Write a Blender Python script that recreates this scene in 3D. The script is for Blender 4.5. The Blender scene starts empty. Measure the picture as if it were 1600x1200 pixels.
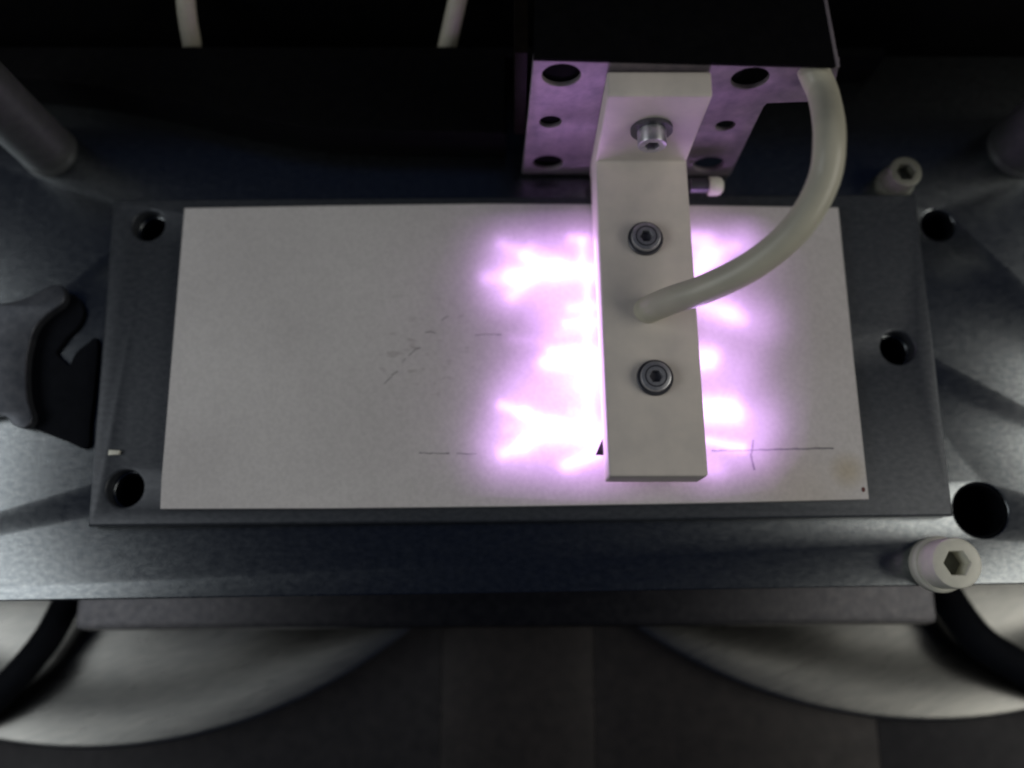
import bpy, bmesh, math, random
from mathutils import Vector, Matrix
random.seed(7)
sc = bpy.context.scene

# ------------------------------------------------------------------ camera
CAM_Z = 0.207
PITCH = math.radians(76.5)            # looking down
FPX = 1385.0                          # focal length in photo pixels (1600 wide)
LENS = 36.0 * FPX / 1600.0
cd = bpy.data.cameras.new('camera'); cam = bpy.data.objects.new('camera', cd)
sc.collection.objects.link(cam)
cam.location = (0, 0, CAM_Z); cam.rotation_euler = (math.pi/2 - PITCH, 0, 0)
cd.lens = LENS; cd.sensor_width = 36; cd.clip_start = 0.005; cd.clip_end = 20
cd.dof.use_dof = True; cd.dof.focus_distance = 0.19; cd.dof.aperture_fstop = 5.0
sc.camera = cam
sc.cycles.filter_width = 2.2
sc.cycles.volume_step_rate = 6.0; sc.cycles.volume_bounces = 0; sc.cycles.max_bounces = 6

# ------------------------------------------------------------------ world and lamps
w = bpy.data.worlds.new('World'); sc.world = w; w.use_nodes = True
w.node_tree.nodes['Background'].inputs[0].default_value = (0.30, 0.45, 1.0, 1)
w.node_tree.nodes['Background'].inputs[1].default_value = 0.02
vs = sc.view_settings
vs.view_transform = 'Standard'; vs.look = 'None'; vs.exposure = 0.22; vs.gamma = 1

def area(name, loc, target, sx, sy, power, col):
    l = bpy.data.lights.new(name, 'AREA'); l.shape = 'RECTANGLE'; l.size = sx; l.size_y = sy
    l.energy = power; l.color = col
    o = bpy.data.objects.new(name, l); sc.collection.objects.link(o)
    o.location = loc
    o.rotation_euler = (Vector(target) - Vector(loc)).to_track_quat('-Z', 'Y').to_euler()
    return o
area('lamp_left', (-0.37, -0.015, 0.27), (0, 0.03, 0), 0.31, 0.18, 0.43, (0.97, 0.99, 0.98))
area('lamp_right', (0.38, -0.02, 0.28), (0, 0.03, 0), 0.31, 0.18, 0.48, (1.0, 0.96, 0.86))

# ------------------------------------------------------------------ pixel -> place
F = Vector((0, math.cos(PITCH), -math.sin(PITCH))); U = Vector((0, math.sin(PITCH), math.cos(PITCH)))
def ray(px, py):
    return F + Vector((1, 0, 0)) * ((px-800)/FPX) + U * (-(py-600)/FPX)
def P(px, py, z=0.0):
    r = ray(px, py); t = (z-CAM_Z)/r.z
    return Vector((r.x*t, r.y*t, z))
def PV(px, py, y):
    r = ray(px, py); t = y/r.y
    return Vector((r.x*t, y, CAM_Z + r.z*t))

# ------------------------------------------------------------------ materials
def mat(name, col, rough=0.5, metal=0.0, var=0.0, vscale=200, bump=0.0, bscale=900, rvar=0.0, stretch=(1, 1, 1), spec=0.5, coat=0.0, rot=0.0):
    m = bpy.data.materials.new(name); m.use_nodes = True
    nt = m.node_tree; b = nt.nodes['Principled BSDF']
    b.inputs['Base Color'].default_value = (*col, 1); b.inputs['Roughness'].default_value = rough
    b.inputs['Metallic'].default_value = metal; b.inputs['Specular IOR Level'].default_value = spec
    b.inputs['Coat Weight'].default_value = coat
    if var or bump or rvar:
        g = nt.nodes.new('ShaderNodeNewGeometry')
        mp = nt.nodes.new('ShaderNodeMapping'); mp.inputs['Scale'].default_value = stretch; mp.vector_type = 'TEXTURE' if rot else 'POINT'
        if rot: mp.inputs['Rotation'].default_value = (0, 0, rot); mp.inputs['Scale'].default_value = [1/k for k in stretch]
        nt.links.new(g.outputs['Position'], mp.inputs['Vector'])
        def noise(s, d=3, r=0.6):
            n = nt.nodes.new('ShaderNodeTexNoise'); n.inputs['Scale'].default_value = s
            n.inputs['Detail'].default_value = d; n.inputs['Roughness'].default_value = r
            nt.links.new(mp.outputs[0], n.inputs['Vector']); return n
        if var:
            n = noise(vscale)
            rp = nt.nodes.new('ShaderNodeValToRGB')
            rp.color_ramp.elements[0].position = 0.3; rp.color_ramp.elements[1].position = 0.72
            rp.color_ramp.elements[0].color = (col[0]*(1-var*1.15), col[1]*(1-var), col[2]*(1-var*0.8), 1)
            rp.color_ramp.elements[1].color = (*[min(1, c*(1+var)) for c in col], 1)
            nt.links.new(n.outputs['Fac'], rp.inputs[0]); nt.links.new(rp.outputs[0], b.inputs['Base Color'])
        if rvar:
            n = noise(vscale*0.6)
            mr = nt.nodes.new('ShaderNodeMapRange')
            mr.inputs['To Min'].default_value = max(0.02, rough-rvar); mr.inputs['To Max'].default_value = min(1, rough+rvar)
            nt.links.new(n.outputs['Fac'], mr.inputs['Value']); nt.links.new(mr.outputs[0], b.inputs['Roughness'])
        if bump:
            n = noise(bscale)
            bp = nt.nodes.new('ShaderNodeBump'); bp.inputs['Strength'].default_value = bump
            bp.inputs['Distance'].default_value = 0.0002
            nt.links.new(n.outputs['Fac'], bp.inputs['Height']); nt.links.new(bp.outputs[0], b.inputs['Normal'])
    return m

M = {}
M['stage'] = mat('stage_metal', (0.215, 0.23, 0.238), 0.25, 1.0, 0.22, 1000, 0.05, 2500, 0.05, (0.6, 1, 1))
M['dark'] = mat('dark_anodised', (0.058, 0.064, 0.074), 0.42, 0.35, 0.26, 1000, 0.1, 2600, 0.06, (0.6, 1, 1))
M['alu'] = mat('turned_aluminium', (0.24, 0.24, 0.228), 0.29, 1.0, 0.14, 160, 0.08, 500, 0.05, (1, 9, 1), rot=math.radians(18))
M['grey'] = mat('grey_milled_metal', (0.25, 0.215, 0.235), 0.5, 0.35, 0.25, 250, 0.2, 2000, 0.05)
M['white'] = mat('white_ceramic_bar', (0.72, 0.665, 0.605), 0.6, 0, 0.08, 120, 0.15, 1800)
M['tube'] = mat('cream_tube', (0.57, 0.55, 0.44), 0.38, 0, 0.05, 200)
M['tubedim'] = mat('yellowed_tube', (0.44, 0.42, 0.34), 0.5, 0, 0.1, 300)
M['black'] = mat('black_paint', (0.0028, 0.0028, 0.0034), 0.8, 0, 0.3, 400, spec=0.06)
M['brown'] = mat('dark_brown_metal', (0.005, 0.0038, 0.003), 0.5, 0.0, 0.3, 300, spec=0.04)
M['rubber'] = mat('rubber_and_shade', (0.005, 0.006, 0.009), 0.8, 0, 0.2, 400, spec=0.1)  # hoses, and the black of the clamp's shadow and hole insides
M['steel'] = mat('steel', (0.55, 0.55, 0.57), 0.38, 0.8, 0.15, 900)
M['clamp'] = mat('worn_clamp_metal', (0.10, 0.105, 0.118), 0.45, 0.7, 0.25, 400, 0.1, 1200, 0.06)
M['post'] = mat('brushed_post_metal', (0.15, 0.155, 0.155), 0.5, 0.6, 0.15, 400, 0.1, 1200, 0.06)
M['steeldark'] = mat('dark_steel', (0.12, 0.12, 0.135), 0.4, 0.7, 0.1, 900)
M['nylon'] = mat('ivory_nylon', (0.74, 0.735, 0.63), 0.34, 0, 0.06, 500, 0.1, 1500)
M['ledge'] = mat('dull_ledge_metal', (0.055, 0.054, 0.058), 0.36, 1.0, 0.2, 500, 0.1, 1800, 0.06)
M['floor'] = mat('dark_floor_metal', (0.024, 0.023, 0.026), 0.5, 0.4, 0.25, 300, 0.2, 1500, 0.08)
M['floor_reflect'] = mat('floor_brown_reflection', (0.026, 0.0225, 0.0225), 0.5, 0.4, 0.25, 300, 0.2, 1500, 0.08)  # warm reflection put into the colour of the middle panels
M['nylon_shade'] = mat('shaded_nylon', (0.20, 0.20, 0.165), 0.5, 0.2, 0.15, 500)  # darker ivory: back bolt's shade put into its colour; also socket floors
M['pencil'] = mat('pencil_graphite', (0.22, 0.205, 0.205), 0.6, 0, 0.5, 1500)
M['pencildark'] = mat('dark_ink', (0.03, 0.02, 0.035), 0.6)
M['mark'] = mat('dark_violet_mark', (0.05, 0.03, 0.055), 0.6)
M['red'] = mat('red_brown_ink', (0.12, 0.02, 0.015), 0.6)

# white plate: mottled ceramic with faint scuffs and a yellow stain near the corner
def plate_material():
    m = bpy.data.materials.new('white_ceramic_plate'); m.use_nodes = True
    nt = m.node_tree; b = nt.nodes['Principled BSDF']; L = nt.links
    b.inputs['Roughness'].default_value = 0.62
    g = nt.nodes.new('ShaderNodeNewGeometry')
    def noise(s, d, stretch=(1, 1, 1), off=(0, 0, 0)):
        mp = nt.nodes.new('ShaderNodeMapping'); mp.inputs['Scale'].default_value = stretch; mp.inputs['Location'].default_value = off
        L.new(g.outputs['Position'], mp.inputs['Vector'])
        n = nt.nodes.new('ShaderNodeTexNoise'); n.inputs['Scale'].default_value = s; n.inputs['Detail'].default_value = d
        L.new(mp.outputs[0], n.inputs['Vector']); return n.outputs['Fac']
    def ramp(v, p0, c0, p1, c1):
        r = nt.nodes.new('ShaderNodeValToRGB'); e = r.color_ramp.elements
        e[0].position = p0; e[1].position = p1; e[0].color = (*c0, 1); e[1].color = (*c1, 1)
        L.new(v, r.inputs[0]); return r.outputs[0]
    def mul(a, c):
        x = nt.nodes.new('ShaderNodeMix'); x.data_type = 'RGBA'; x.blend_type = 'MULTIPLY'; x.inputs[0].default_value = 1
        L.new(a, x.inputs[6]); L.new(c, x.inputs[7]); return x.outputs[2]
    def spot(c, r):
        d = nt.nodes.new('ShaderNodeVectorMath'); d.operation = 'DISTANCE'
        L.new(g.outputs['Position'], d.inputs[0]); d.inputs[1].default_value = c
        mr = nt.nodes.new('ShaderNodeMapRange'); mr.interpolation_type = 'SMOOTHSTEP'
        mr.inputs['From Min'].default_value = 0; mr.inputs['From Max'].default_value = r
        mr.inputs['To Min'].default_value = 1; mr.inputs['To Max'].default_value = 0
        L.new(d.outputs['Value'], mr.inputs['Value']); return mr.outputs[0]
    base = ramp(noise(35, 6), 0.3, (0.645, 0.62, 0.612), 0.7, (0.735, 0.712, 0.70))
    fine = ramp(noise(1100, 3), 0.35, (0.90, 0.90, 0.90), 0.65, (1, 1, 1))
    c = mul(base, fine)
    # scuffs, only around two worn places
    sp = spot(tuple(P(660, 535, 0.006)), 0.022)
    sc_n = noise(260, 4, (1, 2.6, 1))
    mm = nt.nodes.new('ShaderNodeMapRange'); mm.inputs['From Min'].default_value = 0.60; mm.inputs['From Max'].default_value = 0.70
    L.new(sc_n, mm.inputs['Value'])
    pr = nt.nodes.new('ShaderNodeMath'); pr.operation = 'MULTIPLY'; L.new(sp, pr.inputs[0]); L.new(mm.outputs[0], pr.inputs[1])
    c = mul(c, ramp(pr.outputs[0], 0.0, (1, 1, 1), 1.0, (0.75, 0.73, 0.73)))
    c = mul(c, ramp(spot(tuple(P(1325, 735, 0.006)), 0.007), 0.2, (1, 1, 1), 1.0, (0.86, 0.80, 0.66)))
    c = mul(c, ramp(spot(tuple(P(1250, 770, 0.006)), 0.02), 0.2, (1, 1, 1), 1.0, (0.97, 0.94, 0.88)))
    L.new(c, b.inputs['Base Color'])
    bp = nt.nodes.new('ShaderNodeBump'); bp.inputs['Strength'].default_value = 0.15; bp.inputs['Distance'].default_value = 0.0001
    L.new(noise(1500, 3), bp.inputs['Height']); L.new(bp.outputs[0], b.inputs['Normal'])
    return m
M['plate'] = plate_material()

# ------------------------------------------------------------------ helpers
def link(o, parent=None):
    sc.collection.objects.link(o)
    if parent is not None:
        o.parent = parent
        o.matrix_parent_inverse = Matrix.Translation(-parent.location) if parent.type == 'EMPTY' else Matrix.Identity(4)
    return o
def tag(o, label=None, cat=None, group=None, kind=None):
    if label: o['label'] = label
    if cat: o['category'] = cat
    if group: o['group'] = group
    if kind: o['kind'] = kind
    return o
def empty(name, loc, label, cat, group=None):
    o = bpy.data.objects.new(name, None); o.location = loc; o.empty_display_size = 0.01
    sc.collection.objects.link(o); return tag(o, label, cat, group)
def mesh_obj(name, me, m, parent=None, smooth=False):
    o = bpy.data.objects.new(name, me); me.materials.clear(); me.materials.append(m)
    if smooth:
        for p in me.polygons: p.use_smooth = True
    return link(o, parent)
def smooth_angle(me, deg=35):
    for p in me.polygons: p.use_smooth = True
    me.set_sharp_from_angle(angle=math.radians(deg))

def poly_plate(name, outline, holes, z0, z1, m, parent=None, bevel=0.0003, xf=None, bres=2):
    """flat plate: outline and holes are lists of (x, y); xf maps the local plate into the world"""
    cu = bpy.data.curves.new('tmp', 'CURVE'); cu.dimensions = '2D'; cu.fill_mode = 'BOTH'
    for k, loop in enumerate([outline] + holes):
        s = cu.splines.new('POLY'); s.points.add(len(loop)-1); s.use_cyclic_u = True
        for p, c in zip(s.points, loop): p.co = (c[0], c[1], 0, 1)
    cu.extrude = (z1-z0)/2 - bevel; cu.bevel_depth = bevel; cu.bevel_resolution = bres; cu.offset = -bevel
    to = bpy.data.objects.new('tmp', cu); sc.collection.objects.link(to)
    bpy.context.view_layer.update()
    me = bpy.data.meshes.new_from_object(to.evaluated_get(bpy.context.evaluated_depsgraph_get()))
    bpy.data.objects.remove(to); bpy.data.curves.remove(cu)
    mt = Matrix.Translation((0, 0, (z0+z1)/2))
    if xf is not None: mt = xf @ mt
    me.transform(mt)
    bm = bmesh.new(); bm.from_mesh(me); bmesh.ops.remove_doubles(bm, verts=bm.verts, dist=1e-6)
    bmesh.ops.recalc_face_normals(bm, faces=bm.faces); bm.to_mesh(me); bm.free()
    me.name = name
    smooth_angle(me, 30)
    return mesh_obj(name, me, m, parent)
def circle(c, r, n=40, ry=None):
    ry = ry or r
    return [(c[0]+r*math.cos(2*math.pi*i/n), c[1]+ry*math.sin(2*math.pi*i/n)) for i in range(n)]
def xy(v): return (v.x, v.y)

def hexa(name, bot, top, m, parent=None, bevel=0.0004):
    """box from 4 bottom and 4 top points, bevelled"""
    bm = bmesh.new(); b = [bm.verts.new(v) for v in bot]; t = [bm.verts.new(v) for v in top]
    bm.faces.new(b[::-1]); bm.faces.new(t)
    for i in range(4): bm.faces.new((b[i], b[(i+1) % 4], t[(i+1) % 4], t[i]))
    bmesh.ops.recalc_face_normals(bm, faces=bm.faces)
    if bevel: bmesh.ops.bevel(bm, geom=list(bm.edges), offset=bevel, segments=2, affect='EDGES', profile=0.6)
    me = bpy.data.meshes.new(name); bm.to_mesh(me); bm.free(); smooth_angle(me, 35)
    return mesh_obj(name, me, m, parent)

def lathe(name, prof, m, parent=None, origin=(0, 0, 0), axis=(0, 0, 1), n=40):
    """revolve (r, h) pairs about axis through origin"""
    bm = bmesh.new(); rings = []
    q = Vector((0, 0, 1)).rotation_difference(Vector(axis)).to_matrix(); og = Vector(origin)
    for r, h in prof:
        if r < 1e-7: rings.append([bm.verts.new(og + q @ Vector((0, 0, h)))])
        else: rings.append([bm.verts.new(og + q @ Vector((r*math.cos(2*math.pi*i/n), r*math.sin(2*math.pi*i/n), h))) for i in range(n)])
    for a, b in zip(rings, rings[1:]):
        for i in range(n):
            j = (i+1) % n
            if len(a) == 1 and len(b) == 1: break
            if len(a) == 1: bm.faces.new((a[0], b[i], b[j]))
            elif len(b) == 1: bm.faces.new((a[i], a[j], b[0]))
            else: bm.faces.new((a[i], a[j], b[j], b[i]))
    bmesh.ops.recalc_face_normals(bm, faces=bm.faces)
    me = bpy.data.meshes.new(name); bm.to_mesh(me); bm.free(); smooth_angle(me, 32)
    return mesh_obj(name, me, m, parent)

def catmull(pts, n=14):
    pts = [Vector(p) for p in pts]; out = []
    q = [2*pts[0]-pts[1]] + pts + [2*pts[-1]-pts[-2]]
    for i in range(1, len(q)-2):
        a, b, c, d = q[i-1:i+3]
        for k in range(n):
            t = k/n
            out.append(0.5*((2*b) + (c-a)*t + (2*a-5*b+4*c-d)*t*t + (3*b-a-3*c+d)*t**3))
    out.append(pts[-1]); return out
def tube(name, pts, r, m, parent=None, n=24, wall=None):
    path = catmull(pts); bm = bmesh.new(); rings = []
    tan = [(path[min(i+1, len(path)-1)] - path[max(i-1, 0)]).normalized() for i in range(len(path))]
    up = Vector((0, 0, 1)) if abs(tan[0].z) < 0.9 else Vector((1, 0, 0))
    side = tan[0].cross(up).normalized()
    for p, t in zip(path, tan):
        side = (side - t*side.dot(t)).normalized(); nn = t.cross(side)
        rings.append([bm.verts.new(p + side*r*math.cos(2*math.pi*i/n) + nn*r*math.sin(2*math.pi*i/n)) for i in range(n)])
    for a, b in zip(rings, rings[1:]):
        for i in range(n): bm.faces.new((a[i], a[(i+1) % n], b[(i+1) % n], b[i]))
    bm.faces.new(rings[0][::-1]); bm.faces.new(rings[-1])
    bmesh.ops.recalc_face_normals(bm, faces=bm.faces)
    me = bpy.data.meshes.new(name); bm.to_mesh(me); bm.free(); smooth_angle(me, 50)
    return mesh_obj(name, me, m, parent)

def cap_screw(parent, origin, axis, r, h, rs, head_mat, sock_mat, name='screw'):
    """cap head with a real hexagonal socket"""
    bm = bmesh.new(); n = 48
    q = Vector((0, 0, 1)).rotation_difference(Vector(axis)).to_matrix(); og = Vector(origin)
    def ring(f, z): return [bm.verts.new(og + q @ Vector((f(a)*math.cos(a), f(a)*math.sin(a), z))) for a in [2*math.pi*i/n for i in range(n)]]
    hexr = lambda k: (lambda a: k*math.cos(math.pi/6)/math.cos((a % (math.pi/3)) - math.pi/6))
    cr = lambda k: (lambda a: k)
    be = r*0.10
    R = [ring(cr(r), 0), ring(cr(r), h-be), ring(cr(r-be*0.3), h-be*0.3), ring(cr(r-be), h), ring(hexr(rs*1.08), h), ring(hexr(rs), h-rs*0.1), ring(hexr(rs), h*0.35)]
    for a, b in zip(R, R[1:]):
        for i in range(n): bm.faces.new((a[i], a[(i+1) % n], b[(i+1) % n], b[i]))
    bm.faces.new(R[0][::-1]); bm.faces.new(R[-1])
    bmesh.ops.recalc_face_normals(bm, faces=bm.faces)
    me = bpy.data.meshes.new(name); bm.to_mesh(me); bm.free(); smooth_angle(me, 28)
    o = mesh_obj(name, me, head_mat, parent)
    # dark floor of the socket, a hair above the head's own
    bm = bmesh.new(); bm.faces.new(ring(hexr(rs*0.97), h*0.35+0.00008)); me = bpy.data.meshes.new('socket'); bm.to_mesh(me); bm.free()
    mesh_obj('socket', me, sock_mat, o)
    return o

# ------------------------------------------------------------------ the setting: stage and lower deck
ZD = -0.0555
ZS1, ZB, ZP = 0.0, 0.004, 0.006             # stage top, base-plate top, white-plate top
h_base = [((232, 352), 25), ((195, 763), 29), ((1403, 543), 27)]
h_stage = [((1465, 352), 26), ((1532, 797), 43)]
def pix_r(px, py, r, z): return (P(px+r, py, z) - P(px, py, z)).length
fl, fr = P(-500, 948, 0), P(2100, 904, 0)
yb_l, yb_r = P(-500, 88, 0), P(2100, 88, 0)
stage_holes = [circle(xy(P(*c, 0)), pix_r(*c, r, 0)) for c, r in h_stage]
stage_holes += [circle(xy(P(*c, ZB)), pix_r(*c, r, ZB)*0.92) for c, r in h_base]
st = poly_plate('stage_table', [xy(fl), xy(fr), xy(yb_r), xy(yb_l)], stage_holes, -0.012, 0.0, M['stage'], bevel=0.0004)
tag(st, kind='structure')
for hl in stage_holes:
    cx = sum(p[0] for p in hl)/len(hl); cy = sum(p[1] for p in hl)/len(hl); r = abs(hl[0][0]-cx)-0.00012
    lathe('hole_shade', [(0, -0.0110), (r, -0.0110), (r, -0.0006), (r-0.0003, -0.0006), (r-0.0003, -0.0106), (0, -0.0106)], M['rubber'], st, (cx, cy, 0))  # black cups added to darken the holes inside

# ledge below the stage, showing as a strip along its front edge
a, b = P(113, 986, -0.024), P(1468, 976, -0.024)
ld = hexa('lower_ledge', [Vector((a.x, a.y, -0.031)), Vector((b.x, b.y, -0.031)), Vector((b.x, 0.13, -0.031)), Vector((a.x, 0.13, -0.031))],
          [a, b, Vector((b.x, 0.13, -0.024)), Vector((a.x, 0.13, -0.024))], M['ledge'], bevel=0.0022)
tag(ld, kind='structure')

# black panel added to hide the lit floor and keep the background dark
wl = hexa('dark_backdrop', [Vector((-0.5, 0.146, -0.0553)), Vector((0.5, 0.146, -0.0553)), Vector((0.5, 0.152, -0.0553)), Vector((-0.5, 0.152, -0.0553))],
          [Vector((-0.5, 0.146, 0.07)), Vector((0.5, 0.146, 0.07)), Vector((0.5, 0.152, 0.07)), Vector((-0.5, 0.152, 0.07))], M['black'], bevel=0.0005)
tag(wl, kind='structure')

# lower deck, floor panels with open joints between them
dk = hexa('lower_deck', [Vector((-0.6, -0.3, ZD-0.02)), Vector((0.6, -0.3, ZD-0.02)), Vector((0.6, 0.6, ZD-0.02)), Vector((-0.6, 0.6, ZD-0.02))],
          [Vector((-0.6, -0.3, ZD-0.004)), Vector((0.6, -0.3, ZD-0.004)), Vector((0.6, 0.6, ZD-0.004)), Vector((-0.6, 0.6, ZD-0.004))], M['floor'], bevel=0)
tag(dk, kind='structure')
seams = [-800, 688, 930, 1372, 2400]
for i in range(len(seams)-1):
    x0 = P(seams[i], 1150, ZD).x + 0.00008; x1 = P(seams[i+1], 1150, ZD).x - 0.00008
    hexa('panel', [Vector((x0, -0.28, ZD-0.0038)), Vector((x1, -0.28, ZD-0.0038)), Vector((x1, 0.5, ZD-0.0038)), Vector((x0, 0.5, ZD-0.0038))],
         [Vector((x0, -0.28, ZD)), Vector((x1, -0.28, ZD)), Vector((x1, 0.5, ZD)), Vector((x0, 0.5, ZD))], M['floor_reflect'] if i in (1, 2) else M['floor'], dk, bevel=0.0002)

# two big round metal plates lying on the deck, mostly under the stage
def disc(px, py_bottom, Rpx, z0, z1, label):
    e = P(px, py_bottom, z1); R = pix_r(px, py_bottom, Rpx, z1)
    lip, wd, dp = 0.0015, 0.022, 0.0046                       # flat lip, then a shallow dish
    pr = [(0, z0), (R-0.0008, z0), (R, z0+0.0008), (R, z1-0.0010), (R-0.0003, z1-0.0003), (R-0.0010, z1), (R-lip, z1)]
    pr += [(R-lip-wd*k/12, z1-dp*(0.5-0.5*math.cos(math.pi*k/12))) for k in range(1, 13)] + [(0, z1-dp)]
    o = lathe('round_metal_plate', pr, M['alu'], None, (0, 0, 0), n=160)
    o.data.transform(Matrix.Translation((e.x, e.y+R, 0)))
    return tag(o, label, 'metal plate', 'round plates below the stage')
disc(130, 1172, 800, -0.0475, -0.0415, 'pale round metal plate below stage, bottom left corner')
disc(1455, 1128, 800, -0.0545, -0.0480, 'pale round metal plate below stage, bottom right corner')

# black hoses that cross the round plates
zl = -0.0415+0.0042
h = tube('rubber_hose', [P(150, 820, zl+0.001), P(140, 880, zl), P(103, 945, zl), P(72, 1000, zl), P(20, 1062, zl), P(-40, 1118, zl), P(-140, 1180, zl)], 0.0038, M['rubber'])
tag(h, 'black rubber hose curving over the left round metal plate', 'hose', 'rubber hoses below the stage')
zr = -0.0480+0.0048
h = tube('rubber_hose', [P(1420, 820, zr), P(1450, 880, zr), P(1487, 945, zr), P(1530, 1000, zr), P(1580, 1034, zr), P(1660, 1082, zr), P(1760, 1130, zr)], 0.0046, M['rubber'])
tag(h, 'black rubber hose curving over the right round metal plate', 'hose', 'rubber hoses below the stage')

# ------------------------------------------------------------------ dark base plate and white plate
bo = [xy(P(*c, ZB)) for c in [(137, 822), (1490, 806), (1431, 303), (177, 312)]]
base = poly_plate('base_plate', bo, [circle(xy(P(*c, ZB)), pix_r(*c, r, ZB)) for c, r in h_base], 0.0001, ZB, M['dark'], bevel=0.0006)
tag(base, 'dark grey metal base plate with round holes under the white plate', 'base plate')
po = [(250, 795), (520, 794), (800, 791), (1100, 786), (1358, 780), (1334, 560), (1310, 324), (1050, 320), (760, 318), (520, 321), (288, 325), (268, 560), (252, 750)]
plate = poly_plate('ceramic_plate', [xy(P(*c, ZP)) for c in po], [], ZB+0.0001, ZP, M['plate'], bevel=0.00018)
tag(plate, 'thin off-white rectangular ceramic plate lying on the dark base plate', 'plate')

def strip(name, pts, wd, m, parent, z):
    """thin drawn line lying on a surface"""
    pts = [P(a, b, z) for a, b in pts]; bm = bmesh.new(); L = []; R = []
    for i, p in enumerate(pts):
        t = (pts[min(i+1, len(pts)-1)] - pts[max(i-1, 0)]).normalized(); s = Vector((-t.y, t.x, 0))
        k = wd*random.uniform(0.6, 1.2)/2
        L.append(bm.verts.new(p+s*k)); R.append(bm.verts.new(p-s*k))
    for i in range(len(pts)-1): bm.faces.new((L[i], R[i], R[i+1], L[i+1]))
    bmesh.ops.recalc_face_normals(bm, faces=bm.faces)
    for f in bm.faces:
        if f.normal.z < 0: f.normal_flip()
    me = bpy.data.meshes.new(name); bm.to_mesh(me); bm.free(); return mesh_obj(name, me, m, parent)
zk = ZP+0.00006
def wob(x0, y0, x1, y1, n=14, k=0.9): return [(x0+(x1-x0)*i/n, y0+(y1-y0)*i/n+random.uniform(-k, k)) for i in range(n+1)]
strip('pencil_line', wob(655, 708, 702, 709, 6), 0.00026, M['pencil'], plate, zk)
strip('pencil_line', wob(714, 709, 745, 709, 5), 0.0002, M['pencil'], plate, zk)
strip('pencil_line', wob(1112, 704, 1180, 704, 8)+wob(1188, 703, 1303, 700, 12), 0.00036, M['pencil'], plate, zk)
strip('pencil_tick', wob(1177, 688, 1175, 706, 4)+wob(1173, 710, 1179, 735, 5), 0.0004, M['pencil'], plate, zk+0.00005)
for pts in ([(664, 520), (673, 518), (681, 521)], [(638, 556), (648, 547), (657, 543)], [(612, 586), (622, 580)], [(600, 600), (608, 592), (613, 588)], [(690, 500), (700, 494)], [(628, 566), (634, 560)], [(742, 524), (760, 522), (784, 523)]):
    strip('scuff', pts, 0.00022, M['pencil'], plate, zk)
bm = bmesh.new(); bm.faces.new([bm.verts.new(Vector((*c, zk))) for c in circle(xy(P(1349, 765, zk)), 0.0004, 10, 0.0006)])
me = bpy.data.meshes.new('ink_dot'); bm.to_mesh(me); bm.free(); mesh_obj('ink_dot', me, M['red'], plate)

# white fleck
fk = [P(*c, 0) for c in [(183, 716), (199, 715), (201, 709), (184, 708)]]
o = hexa('white_chip', [Vector((p.x, p.y, ZB+0.0001)) for p in fk], [Vector((p.x, p.y, ZB+0.0009)) for p in fk], M['nylon'], bevel=0.0001)
tag(o, 'tiny white chip beside the lower left hole of the base plate', 'chip')

# ------------------------------------------------------------------ bar-shaped plasma head
ZT, ZU = 0.020, 0.0095                       # bar top, bar underside
head = empty('plasma_applicator', P(1020, 500, ZP), 'off-white angled plasma head bar bolted over the white plate', 'plasma head')
fL, fR = P(952, 744, ZT), P(1107, 744, ZT)
rL, rR = P(930, 252, ZT), P(1073, 252, ZT)
yf = (rL.y+rR.y)/2                           # riser front plane
ztop = PV(1030, 150, yf).z                   # riser top
ybk = P(1030, 111, ztop).y                   # riser back plane
xl = rL.x; xr = rR.x
def down(v, z): return Vector((v.x, v.y, z))
# bar and riser are one L-shaped body
prof = [(fL.y, ZU), (fL.y, ZT), (yf, ZT), (yf, ztop), (ybk, ztop), (ybk, ZU-0.0018), (P(930, 338, ZT).y, ZU-0.0018), (P(930, 342, ZT).y, ZU)]
bm = bmesh.new()
def xat(y, left):
    t = (y-fL.y)/(yf-fL.y); t = min(t, 1.0)
    return (fL.x+(xl-fL.x)*t) if left else (fR.x+(xr-fR.x)*t)
Lv = [bm.verts.new((xat(y, True), y, z)) for y, z in prof]; Rv = [bm.verts.new((xat(y, False), y, z)) for y, z in prof]
bm.faces.new(Lv); bm.faces.new(Rv[::-1])
for i in range(len(prof)):
    j = (i+1) % len(prof); bm.faces.new((Lv[i], Rv[i], Rv[j], Lv[j]))
bmesh.ops.recalc_face_normals(bm, faces=bm.faces)
bmesh.ops.bevel(bm, geom=list(bm.edges), offset=0.0006, segments=3, affect='EDGES', profile=0.55)
me = bpy.data.meshes.new('body'); bm.to_mesh(me); bm.free(); smooth_angle(me, 40)
body = mesh_obj('body', me, M['white'], head)
def bar_screw(px, py):
    c = P(px, py, ZT)
    ws = lathe('washer', [(0.0021, 0.0001), (0.0040, 0.0001), (0.0040, 0.0006), (0.0038, 0.0008), (0.0021, 0.0008)], M['steeldark'], head, c)
    sw = cap_screw(head, (c.x, c.y, ZT+0.0003), (0, 0, 1), 0.0033, 0.0018, 0.00145, M['steel'], M['steeldark'])
    lathe('groove', [(0.0021, 0.00205), (0.00213, 0.00216), (0.00242, 0.00216), (0.00245, 0.00205)], M['steeldark'], sw, c)
bar_screw(1008, 374); bar_screw(1023, 591)
poly_plate('triangle_mark', [xy(P(*c, 0.0100)) for c in [(930, 711), (950, 711), (950, 684), (942, 684)]], [], 0.0096, 0.0101, M['mark'], head, bevel=0.00005)  # dark triangular mark under the bar, added as a thin raised piece
c = PV(1018, 200, yf)
lathe('washer', [(0.0022, 0.0001), (0.0045, 0.0001), (0.0045, 0.0009), (0.0022, 0.0009)], M['steeldark'], head, c, (0, -1, 0))
cap_screw(head, (c.x, c.y-0.0005, c.z), (0, -1, 0), 0.0031, 0.0038, 0.0016, M['steel'], M['steeldark'])

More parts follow.
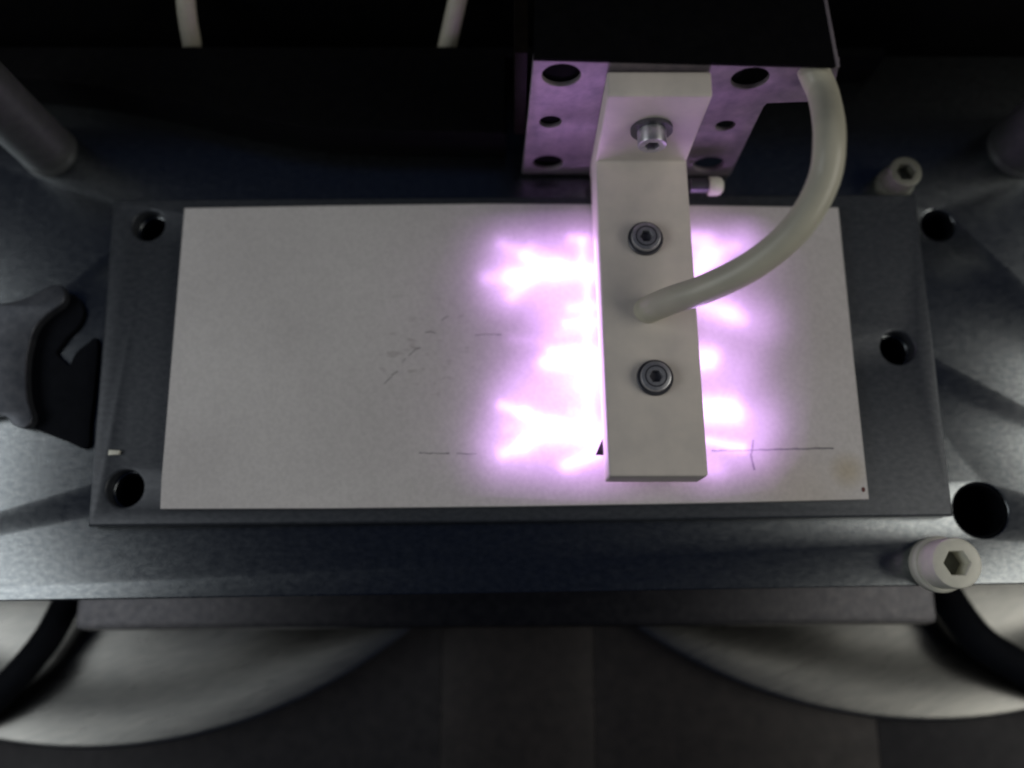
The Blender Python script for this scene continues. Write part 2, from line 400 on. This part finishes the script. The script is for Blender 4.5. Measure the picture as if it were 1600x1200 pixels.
# ------------------------------------------------------------------ carriage: holed mounting plate, top slab, side plate
yp = ybk + 0.0004
car = empty('tool_carriage', PV(1000, 270, yp), 'holed grey mounting plate under a black slab behind the plasma head', 'carriage')
XF = Matrix.Translation((0, yp, 0)) @ Matrix.Rotation(math.pi/2, 4, 'X')     # local x,y -> world x,z ; local +z -> world -y
def lv(px, py): v = PV(px, py, yp); return (v.x, v.z)
def hole(px, py, wpx):
    c = lv(px, py); e = lv(px+wpx/2, py); return circle(c, e[0]-c[0])
out = [(816, 272), (1140, 275), (1193, 168), (1199, 162), (1246, 160), (1300, 160), (1312, 96), (833, 90)]
holes = [hole(877, 118, 60), hole(860, 191, 34), hole(856, 255, 47), hole(1172, 123, 58), hole(1133, 197, 30), hole(1107, 257, 46)]
mp = poly_plate('mounting_plate', [lv(*p) for p in out], holes, -0.0012, 0.0, M['grey'], car, bevel=0.0003, xf=XF)
zt = PV(1000, 96, yp).z
bkz = zt
# dark backing inside the holes (black block added so they look dark)
hexa('hole_shade_block', [Vector((PV(838, 96, yp).x, yp+0.0013, PV(900, 262, yp).z)), Vector((PV(1120, 96, yp).x, yp+0.0013, PV(900, 262, yp).z)),
                 Vector((PV(1120, 96, yp).x, yp+0.02, PV(900, 262, yp).z)), Vector((PV(838, 96, yp).x, yp+0.02, PV(900, 262, yp).z))],
     [Vector((PV(838, 96, yp).x, yp+0.0013, zt)), Vector((PV(1180, 96, yp).x, yp+0.0013, zt)), Vector((PV(1180, 96, yp).x, yp+0.02, zt)), Vector((PV(838, 96, yp).x, yp+0.02, zt))], M['black'], car)
zs = zt + 0.0014
s0, s1 = P(833, 91, zs), P(1306, 103, zs)
s2, s3 = P(1283, -20, zs), P(836, -20, zs)
slab = hexa('top_slab', [down(v, zt+0.0004) for v in (s0, s1, s2, s3)], [s0, s1, s2, s3], M['black'], car, bevel=0.0002)
# light along the slab's right edge, built as a thin grey strip
e0, e1 = P(1306, 103, zs), P(1283, -20, zs); dx = Vector((0.0003, 0, 0))
hexa('edge_glint', [down(e0+dx*0.3, zt+0.0006), down(e0+dx*3, zt+0.0006), down(e1+dx*3, zt+0.0006), down(e1+dx*0.3, zt+0.0006)],
     [e0+dx*0.3-Vector((0, 0, .0002)), e0+dx*3-Vector((0, 0, .0002)), e1+dx*3-Vector((0, 0, .0002)), e1+dx*0.3-Vector((0, 0, .0002))], M['grey'], car, bevel=0.0001)
# brown side plate left of the mounting plate
q0, q1 = PV(803, 175, yp+0.001), PV(829, 60, yp+0.001)
hexa('side_plate', [Vector((q0.x, yp+0.001, q0.z-0.01)), Vector((q1.x-0.0004, yp+0.001, q0.z-0.01)), Vector((q1.x-0.0004, yp+0.018, q0.z-0.01)), Vector((q0.x, yp+0.018, q0.z-0.01))],
     [Vector((q0.x, yp+0.001, zs)), Vector((q1.x-0.0004, yp+0.001, zs)), Vector((q1.x-0.0004, yp+0.018, zs)), Vector((q0.x, yp+0.018, zs))], M['brown'], car)

# ------------------------------------------------------------------ gas tube
tp = [P(1010, 486, ZT-0.001), P(1022, 480, ZT+0.0035), P(1052, 468, ZT+0.008), P(1105, 450, 0.034), P(1180, 412, 0.041), P(1245, 356, 0.047),
      P(1286, 285, 0.051), P(1296, 215, 0.053), P(1284, 150, 0.053), P(1266, 100, 0.0525), P(1250, 50, 0.050)]
zq = zt - 0.0035
tp[-2] = P(1268, 104, zq); tp[-1] = P(1252, 40, zq-0.002); tp[-3] = P(1287, 150, zq+0.0005)
t = tube('gas_tube', tp, 0.00305, M['tube'])
tag(t, 'cream flexible gas tube looping from plasma head up to the black slab', 'tube')

# small side screw poking out of the applicator's right flank, pale cap on its end
c0 = P(1078, 290, 0.0120); c1 = P(1106, 291, 0.0120)
sw = lathe('side_screw', [(0, 0), (0.0018, 0), (0.0018, c1.x-c0.x+0.0004), (0, c1.x-c0.x+0.0004)], M['steeldark'], head, c0, (1, 0, 0))
lathe('cap', [(0, 0), (0.0021, 0), (0.0023, 0.0003), (0.0023, 0.0022), (0.0020, 0.0030), (0.0013, 0.0036), (0, 0.0039)], M['nylon'], sw, c1, (1, 0, 0))

# ------------------------------------------------------------------ socket bolts on the stage
def bolt(px, py, label, z0=0.0, k=1.0, rs=0.0031, m='nylon'):
    c = P(px, py, z0+0.001)
    e = empty('socket_bolt', (c.x, c.y, z0), label, 'bolt', 'socket bolts on the stage')
    lathe('collar', [(0.003*k, 0.0001), (0.0061*k, 0.0001), (0.0063*k, 0.0006), (0.0063*k, 0.0028), (0.0058*k, 0.0034), (0.003*k, 0.0034)], M[m], e, (c.x, c.y, z0))
    cap_screw(e, (c.x, c.y, z0+0.0033), (0, 0, 1), 0.0055*k, 0.0072*k, rs*k, M[m], M['nylon_shade'], 'head')
bolt(1464, 882, 'cream socket bolt standing at the front right corner of stage', rs=0.0029)
bolt(1396, 289, 'cream socket bolt, painted as shaded, behind the base plate, by the gas tube', k=0.72, rs=0.0033, m='nylon_shade')

# ------------------------------------------------------------------ hook clamp at the left
ck = empty('hook_clamp', P(60, 580, 0), 'grey hook-shaped clamp with its shadow as a black sheet at the left edge of stage', 'clamp')
def smooth_loop(pts, z, n=6):
    p = [P(a, b, z) for a, b in pts]; m = len(p); out = []
    for i in range(m):
        a, b, c, d = p[(i-1) % m], p[i], p[(i+1) % m], p[(i+2) % m]
        for k in range(n):
            t = k/n; v = 0.5*((2*b) + (c-a)*t + (2*a-5*b+4*c-d)*t*t + (3*b-a-3*c+d)*t**3); out.append((v.x, v.y))
    return out
arm_shadow = [(95, 462), (118, 462), (130, 485), (122, 508), (106, 524), (94, 540), (87, 551), (98, 563), (108, 570), (118, 552), (134, 538), (152, 531), (148, 600), (141, 660), (136, 700), (105, 690), (60, 672), (20, 650), (-60, 640), (-60, 520), (20, 490)]
poly_plate('arm_shadow', smooth_loop(arm_shadow, 0.0012, 5), [], 0.0001, 0.0012, M['rubber'], ck, bevel=0.0001)  # the clamp's cast shadow, laid on the stage as a flat black sheet
arm = [(-80, 478), (0, 474), (40, 465), (75, 448), (95, 446), (101, 458), (96, 474), (72, 492), (54, 512), (44, 545), (40, 580), (42, 620), (50, 652), (40, 668), (20, 664), (0, 648), (-80, 640)]
poly_plate('arm', smooth_loop(arm, 0.0042, 5), [], 0.0013, 0.0042, M['clamp'], ck, bevel=0.0004)

# ------------------------------------------------------------------ black beam, hanging tubes, corner posts
zb = 0.012
b2 = P(800, 72, zb)
bo = [(-260, 72), (-260, 105), (60, 122), (190, 140), (300, 162), (420, 190), (500, 202), (560, 205), (790, 208), (790, 86), (1384, 86), (1384, 72)]
bm_ = poly_plate('gantry_beam', [xy(P(*c, zb)) for c in bo], [], 0.0002, zb, M['black'], bevel=0.0006)
tag(bm_, 'black gantry beam across the back of the stage', 'beam')
yh = b2.y + 0.0030
def hang(pts, r, label):
    o = tube('cable_sleeve', pts, r, M['tubedim']); tag(o, label, 'tube', 'pale tubes behind the beam')
v = lambda px, py, dy: PV(px, py, yh+dy)
hang([v(303, 110, 0), v(300, 70, 0), v(294, 35, 0.002), v(290, -5, 0.006), v(290, -60, 0.014)], 0.0023, 'pale yellowed tube rising behind the beam at far left')
hang([v(690, 110, 0), v(700, 66, 0), v(707, 35, 0.002), v(716, -5, 0.006), v(730, -60, 0.014)], 0.0023, 'pale yellowed tube rising behind the beam near the carriage')

def post(px, py, r, label):
    c = P(px, py, 0)
    e = empty('corner_post', (c.x, c.y, 0), label, 'post', 'posts at the back of the stage')
    lathe('foot', [(r*0.9, 0.0001), (r*1.04, 0.0001), (r*1.04, 0.002), (r*1.02, 0.0023), (r*0.9, 0.0023)], M['post'], e, (c.x, c.y, 0))
    lathe('shaft', [(0, 0.0002), (r, 0.0002), (r, 0.055), (r*0.9, 0.056), (0, 0.056)], M['post'], e, (c.x, c.y, 0))
post(78, 238, 0.0068, 'metal corner post at the back left of the stage')
post(1596, 232, 0.0085, 'metal corner post at the back right of the stage')

# ------------------------------------------------------------------ plasma: a glowing gas layer between head and plate
ZG0, ZG1 = ZP+0.0003, ZU-0.0004
def plasma_material():
    m = bpy.data.materials.new('violet_plasma'); m.use_nodes = True; nt = m.node_tree; L = nt.links
    for n in list(nt.nodes): nt.nodes.remove(n)
    out = nt.nodes.new('ShaderNodeOutputMaterial'); em = nt.nodes.new('ShaderNodeEmission'); L.new(em.outputs[0], out.inputs['Volume'])
    em.inputs[0].default_value = (0.74, 0.40, 0.96, 1)
    g = nt.nodes.new('ShaderNodeTexCoord')
    def vm(op, a, b=None):
        n = nt.nodes.new('ShaderNodeVectorMath'); n.operation = op
        for i, x in enumerate((a, b)):
            if x is None: continue
            if isinstance(x, (tuple, Vector)): n.inputs[i].default_value = tuple(x)
            else: L.new(x, n.inputs[i])
        return n
    def ma(op, a, b=None, clamp=False):
        n = nt.nodes.new('ShaderNodeMath'); n.operation = op; n.use_clamp = clamp
        for i, x in enumerate((a, b)):
            if x is None: continue
            if isinstance(x, (int, float)): n.inputs[i].default_value = x
            else: L.new(x, n.inputs[i])
        return n.outputs[0]
    nz = nt.nodes.new('ShaderNodeTexNoise'); nz.inputs['Scale'].default_value = 160; nz.inputs['Detail'].default_value = 1
    flat = vm('MULTIPLY', g.outputs['Object'], (1, 1, 0)).outputs[0]
    L.new(flat, nz.inputs['Vector'])
    off = vm('SCALE', vm('SUBTRACT', nz.outputs['Color'], (0.5, 0.5, 0.5)).outputs[0]); off.inputs['Scale'].default_value = 0.0012
    pos = vm('MULTIPLY', vm('ADD', flat, off.outputs[0]).outputs[0], (1, 1, 0)).outputs[0]
    K = pix_r(900, 500, 1, 0.008)
    def seg(x0, y0, x1, y1, wpx, amp):
        a = P(x0, y0, 0.008); b = P(x1, y1, 0.008); a.z = b.z = 0; ba = b-a; l2 = max(ba.length_squared, 1e-12)
        pa = vm('SUBTRACT', pos, a).outputs[0]
        t = ma('MULTIPLY', vm('DOT_PRODUCT', pa, ba).outputs['Value'], 1/l2, True)
        sc_ = vm('SCALE', tuple(ba)); L.new(t, sc_.inputs['Scale'])
        d = vm('SUBTRACT', pa, sc_.outputs[0]).outputs[0]
        d2 = vm('DOT_PRODUCT', d, d).outputs['Value']
        return ma('MULTIPLY', ma('EXPONENT', ma('MULTIPLY', d2, -1/(wpx*K)**2)), amp)
    S = [
        # broad violet haze, left
        (805, 402, 920, 392, 44, 0.48), (795, 452, 890, 456, 38, 0.36), (870, 500, 925, 500, 40, 0.36), (890, 560, 925, 580, 50, 0.50), (820, 590, 900, 585, 40, 0.20), (805, 632, 925, 615, 38, 0.40), (795, 698, 925, 702, 42, 0.60), (850, 450, 900, 660, 95, 0.13), (1130, 430, 1140, 660, 75, 0.13),
        # streamers, left upper fork
        (932, 424, 870, 420, 12, 1.7), (870, 419, 822, 398, 9, 1.1), (822, 398, 784, 379, 9, 0.45), (866, 421, 800, 431, 11, 1.4), (800, 431, 760, 432, 10, 0.5), (832, 429, 800, 462, 9, 0.8),
        (895, 371, 912, 371, 8, 0.9), (908, 374, 910, 405, 6, 0.8), (880, 408, 830, 384, 6, 0.3),
        # left middle
        (892, 480, 928, 478, 8, 0.9), (884, 505, 928, 502, 7, 1.0), (862, 548, 928, 548, 8, 1.2), (852, 566, 928, 566, 9, 1.4), (918, 440, 920, 650, 6, 1.0), (850, 534, 800, 528, 8, 0.18), (905, 600, 925, 600, 8, 0.5), (870, 520, 925, 514, 6, 0.3),
        # left lower fork
        (932, 676, 866, 668, 14, 1.8), (866, 666, 820, 646, 9, 1.4), (820, 646, 786, 632, 7, 1.1), (864, 672, 820, 692, 11, 1.4), (820, 692, 788, 708, 9, 1.2), (886, 726, 932, 708, 9, 1.5), (840, 668, 790, 668, 7, 0.3), (895, 640, 925, 648, 8, 0.4),
        # right side
        (1090, 392, 1160, 380, 30, 0.52), (1086, 430, 1112, 405, 18, 1.1), (1085, 372, 1104, 374, 12, 0.8), (1100, 395, 1150, 384, 8, 0.4), (1098, 474, 1140, 488, 14, 0.9), (1140, 488, 1160, 498, 10, 0.6), (1120, 475, 1180, 500, 36, 0.36),
        (1093, 553, 1112, 552, 12, 1.2), (1093, 570, 1110, 568, 10, 1.0), (1105, 560, 1150, 575, 38, 0.34), (1098, 630, 1142, 632, 12, 1.2), (1100, 650, 1150, 648, 13, 1.2), (1120, 640, 1180, 655, 40, 0.42),
        (1104, 688, 1162, 698, 6, 1.3), (1110, 715, 1170, 702, 34, 0.40), (1106, 730, 1122, 733, 12, 0.4)]
    tot = None
    for s in S:
        s = s[:4] + ((s[4]*1.18, s[5]*0.80) if s[4] < 28 else (s[4]*1.08, s[5]*0.84)); v_ = seg(*s); tot = v_ if tot is None else ma('ADD', tot, v_)
    L.new(ma('MULTIPLY', tot, 0.76/(ZG1-ZG0)), em.inputs['Strength'])
    return m
hull = [(712, 335), (930, 326), (1100, 328), (1200, 338), (1262, 400), (1272, 560), (1262, 700), (1210, 764), (1100, 782), (900, 782), (720, 774), (684, 690), (690, 560), (676, 450)]
pl = poly_plate('plasma_discharge', [xy(P(*c, 0.008)) for c in hull], [], ZG0, ZG1, plasma_material(), bevel=0.0)
tag(pl, 'violet-white plasma discharge glowing out from under the plasma head', 'plasma')
# the light that the plasma throws on what is near it: a glowing strip along each side of the bar
for x0, y0, x1, y1, e in [(912, 375, 926, 725, 0.0036), (1094, 380, 1116, 725, 0.0031)]:
    a, b = P(x0, y0, 0.0088), P(x1, y1, 0.0088)
    l = bpy.data.lights.new('plasma_light', 'AREA'); l.shape = 'RECTANGLE'; l.size = 0.0025; l.size_y = (b-a).length
    l.energy = e; l.color = (0.68, 0.38, 1.0)
    o = bpy.data.objects.new('plasma_light', l); sc.collection.objects.link(o)
    o.location = (a+b)/2; o.rotation_euler = (math.pi, 0, -math.atan2(b.x-a.x, b.y-a.y)*-1)
